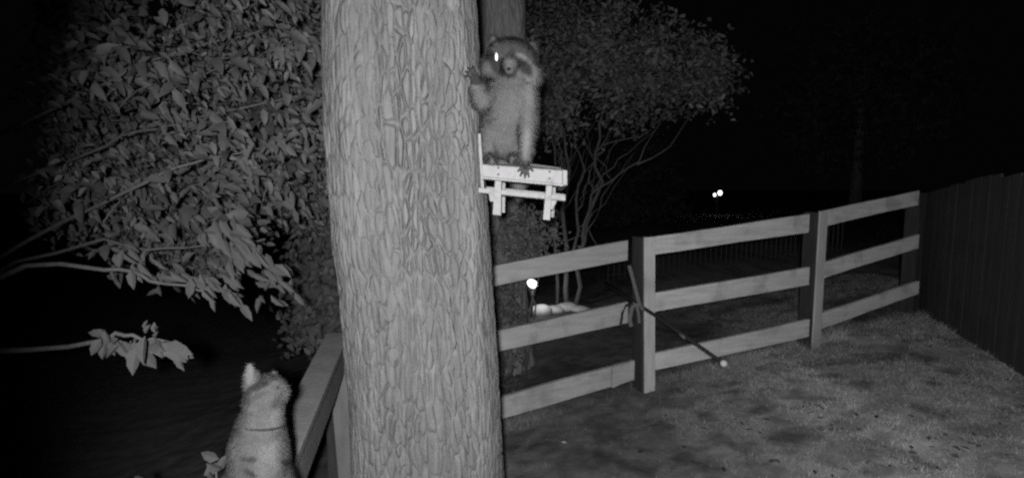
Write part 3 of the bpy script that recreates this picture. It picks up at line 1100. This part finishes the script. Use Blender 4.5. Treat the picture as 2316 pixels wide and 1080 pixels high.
m.hexa(P(1273, 384, 1.905), P(1283, 385, 1.905), P(1283, 419, 1.905), P(1273, 418, 1.905), FW * .21)
m.build('end_board', M['white'], fd, bevel=.0015)
m = MB()
m.hexa(P(1090, 399.5, 1.905), P(1274, 416.5, 1.905), P(1274, 421, 1.905), P(1090, 404, 1.905), FW * .03)
m.build('trim_strip', M['white'], fd, bevel=.001)
m = MB()
m.hexa(P(1081, 302, 1.95), P(1087, 302, 1.95), P(1095, 425, 1.95), P(1088, 425, 1.95), FW * .10)
m.build('mount_board', M['white'], fd, bevel=.0015)
for z_, sh in ((1.955, 0), (2.14, -4)):
    m = MB()
    m.hexa(P(1082, 424 + sh, z_), P(1279, 443 + sh, z_), P(1279, 454 + sh, z_), P(1082, 435 + sh, z_), FW * .05)
    m.build('bench', M['white'], fd, bevel=.0015)
for a in ([(1120, 403), (1134, 404), (1133, 487), (1114, 485)], [(1236, 415), (1249, 416), (1244, 498), (1228, 496)]):
    for z_, sx, sy in ((1.93, 0, 0), (2.13, 9, -6)):
        m = MB()
        m.hexa(*[P(x + sx, y + sy, z_) for x, y in a], FW * .02)
        m.build('leg', M['white'], fd, bevel=.0015)
for a in ([(1105, 436), (1117, 437), (1118, 456), (1108, 455)], [(1245, 452), (1260, 453), (1250, 474), (1244, 472)]):
    m = MB()
    m.hexa(*[P(x, y, 1.958) for x, y in a], FW * .15)
    m.build('bench_support', M['white'], fd, bevel=.0015)


for px, py in ((1127, 379), (1127, 394), (1243, 388), (1243, 403)):
    MB().ball(P(px, py, 1.911), .0042, .0022, .0042, seg=8, rings=5).build('screw', M['metal'], fd)

# ------------------------------------------------------------------ animals
def body_mesh(mbld, voxel, smooth_it=6):
    me = bpy.data.meshes.new('tmp')
    me.from_pydata([tuple(p) for p in mbld.v], [], mbld.f)
    o = bpy.data.objects.new('tmp', me)
    COL.objects.link(o)
    r = o.modifiers.new('r', 'REMESH')
    r.mode = 'VOXEL'
    r.voxel_size = voxel
    s = o.modifiers.new('s', 'SMOOTH')
    s.factor = .5
    s.iterations = smooth_it
    dg = bpy.context.evaluated_depsgraph_get()
    dg.update()
    e = bpy.data.meshes.new_from_object(o.evaluated_get(dg))
    n_ = len(e.vertices)
    v = np.empty(n_ * 3)
    e.vertices.foreach_get('co', v)
    v = v.reshape(-1, 3)
    e.calc_loop_triangles()
    t = np.empty(len(e.loop_triangles) * 3, dtype=np.int32)
    e.loop_triangles.foreach_get('vertices', t)
    nr = np.empty(n_ * 3)
    e.vertices.foreach_get('normal', nr)
    bpy.data.objects.remove(o)
    bpy.data.meshes.remove(e)
    return v, t.reshape(-1, 3), nr.reshape(-1, 3)


def to_px(v):
    q = v - np.array([0, 0, CAMZ])
    z = q @ np.array(FW)
    return q[:, 0] / z * F + W / 2, H / 2 - (q @ np.array(UP)) / z * F, z


def fur_mesh(v, t, nr, tones, count, length, flow, bare, parent, mt_, width=.0011):
    a, b, c = v[t[:, 0]], v[t[:, 1]], v[t[:, 2]]
    ar = np.linalg.norm(np.cross(b - a, c - a), axis=1)
    k = rng.choice(len(t), count, p=ar / ar.sum())
    r1, r2 = np.sqrt(rng.random(count)), rng.random(count)
    w0, w1, w2 = 1 - r1, r1 * (1 - r2), r1 * r2
    p = a[k] * w0[:, None] + b[k] * w1[:, None] + c[k] * w2[:, None]
    nn = nr[t[k, 0]] * w0[:, None] + nr[t[k, 1]] * w1[:, None] + nr[t[k, 2]] * w2[:, None]
    tt = tones[t[k, 0]] * w0 + tones[t[k, 1]] * w1 + tones[t[k, 2]] * w2
    bb = bare[t[k, 0]]
    ok = bb < .5
    p, nn, tt, bb = p[ok], nn[ok], tt[ok], bb[ok]
    m_ = len(p)
    fl = np.array(flow)
    fl = fl[None] - nn * (nn @ fl)[:, None]
    d_ = nn * .5 + fl * .85 + rng.normal(0, .28, (m_, 3))
    d_ /= np.linalg.norm(d_, axis=1, keepdims=True)
    L = length * rng.uniform(.5, 1.2, m_) * (1 - bb)
    s = np.cross(d_, nn * .5 + rng.normal(0, .6, (m_, 3)))
    s /= np.linalg.norm(s, axis=1, keepdims=True) + 1e-9
    s *= width
    s *= np.where((np.cross(s, d_) * nn).sum(1, keepdims=True) < 0, -1.0, 1.0)
    pts_ = np.stack([p - s - nn * .002, p + s - nn * .002, p + d_ * L[:, None]], 1).reshape(-1, 3)
    o = mesh_obj('fur', pts_, np.arange(3 * m_).reshape(-1, 3), M[mt_], parent, True,
                 tones=np.repeat(tt * rng.uniform(.9, 1.12, m_), 3))
    tn_ = np.cross(d_, s)
    tn_ /= np.linalg.norm(tn_, axis=1, keepdims=True) + 1e-9
    tn_ *= np.sign((tn_ * nn).sum(1, keepdims=True) + 1e-9)
    cn_ = nn + .45 * tn_ + rng.normal(0, .05, (m_, 3))
    cn_ /= np.linalg.norm(cn_, axis=1, keepdims=True)
    o.data.normals_split_custom_set_from_vertices(np.repeat(cn_, 3, axis=0).tolist())
    tag(o, kind='stuff')


# --- raccoon
ZR = 1.97


def Rp(px, py, dz=0.0):
    return P(px, py, ZR + dz)


rc = thing('raccoon', 'raccoon standing upright on the pale feeder with one paw on the trunk', 'raccoon', P(1150, 358, 2.0))
m = MB()
m.limb([Rp(1147, 312, .06), Rp(1150, 262, .045), Rp(1155, 212, .03), Rp(1158, 172, .01), Rp(1158, 142, 0)], [.074, .098, .093, .075, .066], 18)
m.ball(Rp(1128, 288, .05), .072)
m.ball(Rp(1176, 284, .05), .068)
# head: broad skull, cheek ruffs, muzzle, ears
hr = Matrix.Rotation(math.radians(12), 3, 'Y')
m.ball(Rp(1158, 130, -.005), .096, .078, .068, hr, 20, 14)
m.ball(Rp(1112, 152, -.01), .048, .05, .038, Matrix.Rotation(math.radians(-25), 3, 'Y'))
m.ball(Rp(1201, 164, -.01), .048, .05, .038, Matrix.Rotation(math.radians(40), 3, 'Y'))
m.limb([Rp(1156, 136, -.045), Rp(1153, 147, -.072), Rp(1152, 154, -.088)], [.043, .033, .022])
for ex, ey, rt_ in ((1118, 98, -22), (1199, 110, 38)):
    m.ball(Rp(ex, ey, .0), .024, .013, .034, Matrix.Rotation(math.radians(rt_), 3, 'Y'))
# arm on the trunk
m.limb([Rp(1112, 208, -.01), Rp(1090, 224, -.055), Rp(1078, 195, -.085), Rp(1074, 174, -.088)], [.046, .038, .027, .018])
# arm down to the table edge
m.limb([Rp(1186, 206, .0), Rp(1192, 262, -.02), Rp(1191, 310, -.045), Rp(1190, 352, -.055), Rp(1188, 368, -.058)], [.048, .039, .028, .018, .015])
# hind legs and feet
m.limb([Rp(1112, 298, .03), Rp(1104, 325, .02), Rp(1106, 348, .02)], [.046, .032, .021])
m.limb([Rp(1106, 351, .02), Rp(1110, 359, -.02), Rp(1113, 365, -.04)], [.020, .014, .011])
m.limb([Rp(1168, 300, .05), Rp(1172, 325, .04), Rp(1168, 346, .03)], [.048, .034, .022])
m.limb([Rp(1168, 349, .03), Rp(1160, 362, -.025)], [.019, .014])
# tail hanging behind the table
m.limb([Rp(1160, 330, .13), Rp(1172, 350, .20), Rp(1176, 395, .235), Rp(1172, 440, .24)], [.034, .034, .036, .020])
v, t, nr = body_mesh(m, .0055, 5)
px, py, zz = to_px(v)
tone = np.full(len(v), .095)
tone += .02 * fbm(v[:, 0] * 22, v[:, 1] * 22, v[:, 2] * 12, 3)
frontal = nr @ np.array(-FW)
# paler chest and right flank, dark cap, mask, muzzle stripe
tone = np.where(py > 175, tone + .02 * sstep(175, 230, py), tone)
cap = (1 - sstep(118, 142, py + .12 * (1158 - px))) * sstep(-.25, .3, frontal)
tone = tone * (1 - .45 * cap)


def patch(cx, cy, rx, ry, ang, soft=.35):
    a = math.radians(ang)
    dx, dy = px - cx, py - cy
    u_ = (dx * math.cos(a) + dy * math.sin(a)) / rx
    w_ = (-dx * math.sin(a) + dy * math.cos(a)) / ry
    r_ = np.sqrt(u_ * u_ + w_ * w_)
    return (1 - sstep(1 - soft, 1 + soft, r_)) * (zz < ZR + .02)


mask_ = np.clip(patch(1122, 142, 32, 15, 62) + patch(1187, 151, 26, 12, 48) + .45 * patch(1157, 120, 7, 14, 8), 0, 1)
tone = tone * (1 - .7 * mask_)
brow = np.clip(patch(1110, 112, 16, 7, 30) + patch(1178, 127, 16, 6, 20) + patch(1153, 142, 13, 15, 10) * .3 + patch(1120, 95, 12, 5, 60) * .7, 0, 1) * (1 - mask_)
tone = tone + .075 * brow
tone = tone + .045 * patch(1200, 190, 12, 50, 0) * (1 - mask_) + .05 * patch(1189, 320, 8, 34, 8)
hand = np.clip(sstep(356, 366, py) * (np.abs(px - 1188) < 30) * (zz < ZR - .02) + (px < 1090) * (py < 192), 0, 1)
tone = np.where(hand > .5, .035, tone)
ring = (zz > ZR + .16) & (np.sin(py / 7.5) > .1)
tone = np.where(ring, .03, tone)
bare = np.clip(np.where(hand > .5, 1.0, 0.0) + .62 * (py < 172) * (frontal > .2), 0, .98)
bare = np.where((hand > .5), .98, np.where((py < 172) & (frontal > .1), .45, 0.0))
tone = np.clip(tone, .015, .5)
mesh_obj('body', v, t, M['fur'], rc, True, tones=tone)
fur_mesh(v, t, nr, tone, 64000, .026, (0.05, 0, -1), bare, rc, 'fur', width=.0009)
# paws: five separate fingers each
for base_, ends_ in (((1188, 372, -.060), [(1172, 386, -.082), (1177, 397, -.086), (1187, 401, -.086), (1196, 399, -.084), (1205, 386, -.080)]),
                     ((1074, 172, -.092), [(1052, 172, -.098), (1053, 162, -.104), (1059, 153, -.102), (1069, 150, -.098), (1066, 182, -.100)])):
    m = MB()
    B_ = Rp(*base_)
    m.ball(B_, .017, .011, .014)
    for e_ in ends_:
        E = Rp(*e_)
        k_ = B_.lerp(E, .5) + FW * -.012
        m.limb([B_.lerp(E, .15), k_, E], [.0075, .0062, .0042], 8)
        m.tube([E, E + (E - k_).normalized() * .008], [.003, .0006], 6)
    v2, t2_, _ = body_mesh(m, .0025, 2)
    mesh_obj('paw', v2, t2_, M['skin'], rc, True)
MB().ball(Rp(1151, 156, -.110), .0085, .008, .0065).build('nose', M['nose'], rc, True)
MB().ball(Rp(1123, 129, -.079), .0062, .006, .016).build('eye', M['eye'], rc, True)
tag(rc.children[-1], 'brightly shining eye')
MB().ball(Rp(1184, 145, -.076), .0085, .007, .0085).build('eye', M['dark_eye'], rc, True)

# --- cat
ZC = 1.45


def Cp(px, py, dz=0.0):
    return P(px, py, ZC + dz)


ct = thing('cat', 'tabby cat sitting on the fence rail, looking up towards the raccoon', 'cat', Cp(590, 1195, .03))
m = MB()
m.limb([Cp(589, 1125, .02), Cp(587, 1060, .02), Cp(585, 1008, .01), Cp(588, 965, .0), Cp(598, 925, .0), Cp(602, 900, 0)],
       [.080, .081, .078, .064, .051, .048], 18)
m.ball(Cp(546, 1110, .02), .058, .085, .075)
m.ball(Cp(620, 1115, .0), .046, .085, .075)
m.ball(Cp(620, 1030, .0), .036, .05, .075)
# head turned up to the right
hd = Matrix.Rotation(math.radians(-18), 3, 'Y')
m.ball(Cp(602, 892, 0), .056, .056, .052, hd, 20, 14)
m.ball(Cp(588, 910, -.01), .045, .047, .042)
m.limb([Cp(616, 885, .005), Cp(632, 886, .012), Cp(642, 887, .016)], [.036, .026, .017])
m.ball(Cp(637, 899, .012), .018, .018, .012)
m.ball(Cp(640, 878, .012), .012, .012, .012)
# ears: near one tall, far one foreshortened
for base_, tip_, dz, rr in (((571, 866), (564, 819), -.012, .026), ((612, 860), (621, 838), .045, .022)):
    A_, B_ = Cp(base_[0], base_[1], dz), Cp(tip_[0], tip_[1], dz)
    m.tube([A_ - (B_ - A_) * .2, A_.lerp(B_, .3), A_.lerp(B_, .75), B_], [rr, rr * .8, rr * .4, .004], 10)
# front legs, tail
m.limb([Cp(618, 1050, .05), Cp(626, 1120, .06), Cp(630, 1180, .06)], [.036, .025, .020])
m.limb([Cp(605, 1060, .07), Cp(612, 1120, .08), Cp(614, 1180, .08)], [.036, .025, .020])
m.limb([Cp(545, 1150, .08), Cp(500, 1185, .10), Cp(480, 1235, .12), Cp(485, 1290, .12)], [.026, .021, .018, .011])
m.limb([Cp(560, 1175, -.03), Cp(590, 1188, -.05)], [.026, .020])
v, t, nr = body_mesh(m, .005, 4)
px, py, zz = to_px(v)
tone = np.full(len(v), .083)
tone += .016 * fbm(v[:, 0] * 25, v[:, 1] * 25, v[:, 2] * 25, 3)
zf = np.full(len(v), True)


def cpatch(cx, cy, rx, ry, ang, soft=.4):
    a = math.radians(ang)
    dx, dy = px - cx, py - cy
    u_ = (dx * math.cos(a) + dy * math.sin(a)) / rx
    w_ = (-dx * math.sin(a) + dy * math.cos(a)) / ry
    return 1 - sstep(1 - soft, 1 + soft, np.sqrt(u_ * u_ + w_ * w_))


dark = np.clip(cpatch(584, 872, 30, 9, -22) + .55 * cpatch(624, 905, 16, 8, -60) + .6 * cpatch(560, 900, 8, 22, 5) + .5 * cpatch(586, 892, 22, 5, -25)
               + 1.3 * cpatch(562, 1036, 20, 5, 3) + 1.3 * cpatch(645, 1041, 11, 6, -5) + 1.2 * cpatch(565, 1067, 17, 6, 28)
               + .5 * cpatch(530, 960, 22, 30, 30) + .5 * cpatch(625, 1075, 20, 4, -8) + .5 * cpatch(540, 1095, 20, 5, 20), 0, 1)
tone = tone * (1 - .6 * dark)
lite = np.clip(cpatch(627, 942, 14, 28, 15) + .8 * cpatch(564, 838, 9, 24, 8) + .6 * cpatch(645, 882, 8, 18, 0) + .6 * cpatch(606, 1050, 26, 60, 0)
               + .4 * cpatch(550, 880, 8, 12, 0) + .5 * cpatch(620, 862, 26, 6, 15), 0, 1)
tone = np.clip(tone + .05 * lite * (1 - dark), .015, .5)
mesh_obj('body', v, t, M['fur'], ct, True, tones=tone)
fur_mesh(v, t, nr, tone, 60000, .012, (-.1, .05, -1), np.zeros(len(v)), ct, 'fur', width=.0008)
# collar
ring_ = []
cc_ = Cp(594, 958, .0)
for k in range(25):
    a = 2 * math.pi * k / 24
    ring_.append(cc_ + Vector((.059 * math.cos(a), .059 * math.sin(a), .012 * math.sin(a) * -1 - .006 * math.cos(a))))
MB().tube(ring_, .0032, 6, False).build('collar', M['pole'], ct, True)
MB().ball(Cp(648, 880, .014), .006, .006, .0045).build('nose', M['nose'], ct, True)
MB().ball(Cp(627, 877, -.020), .0055, .006, .0045).build('eye', M['dark_eye'], ct, True)
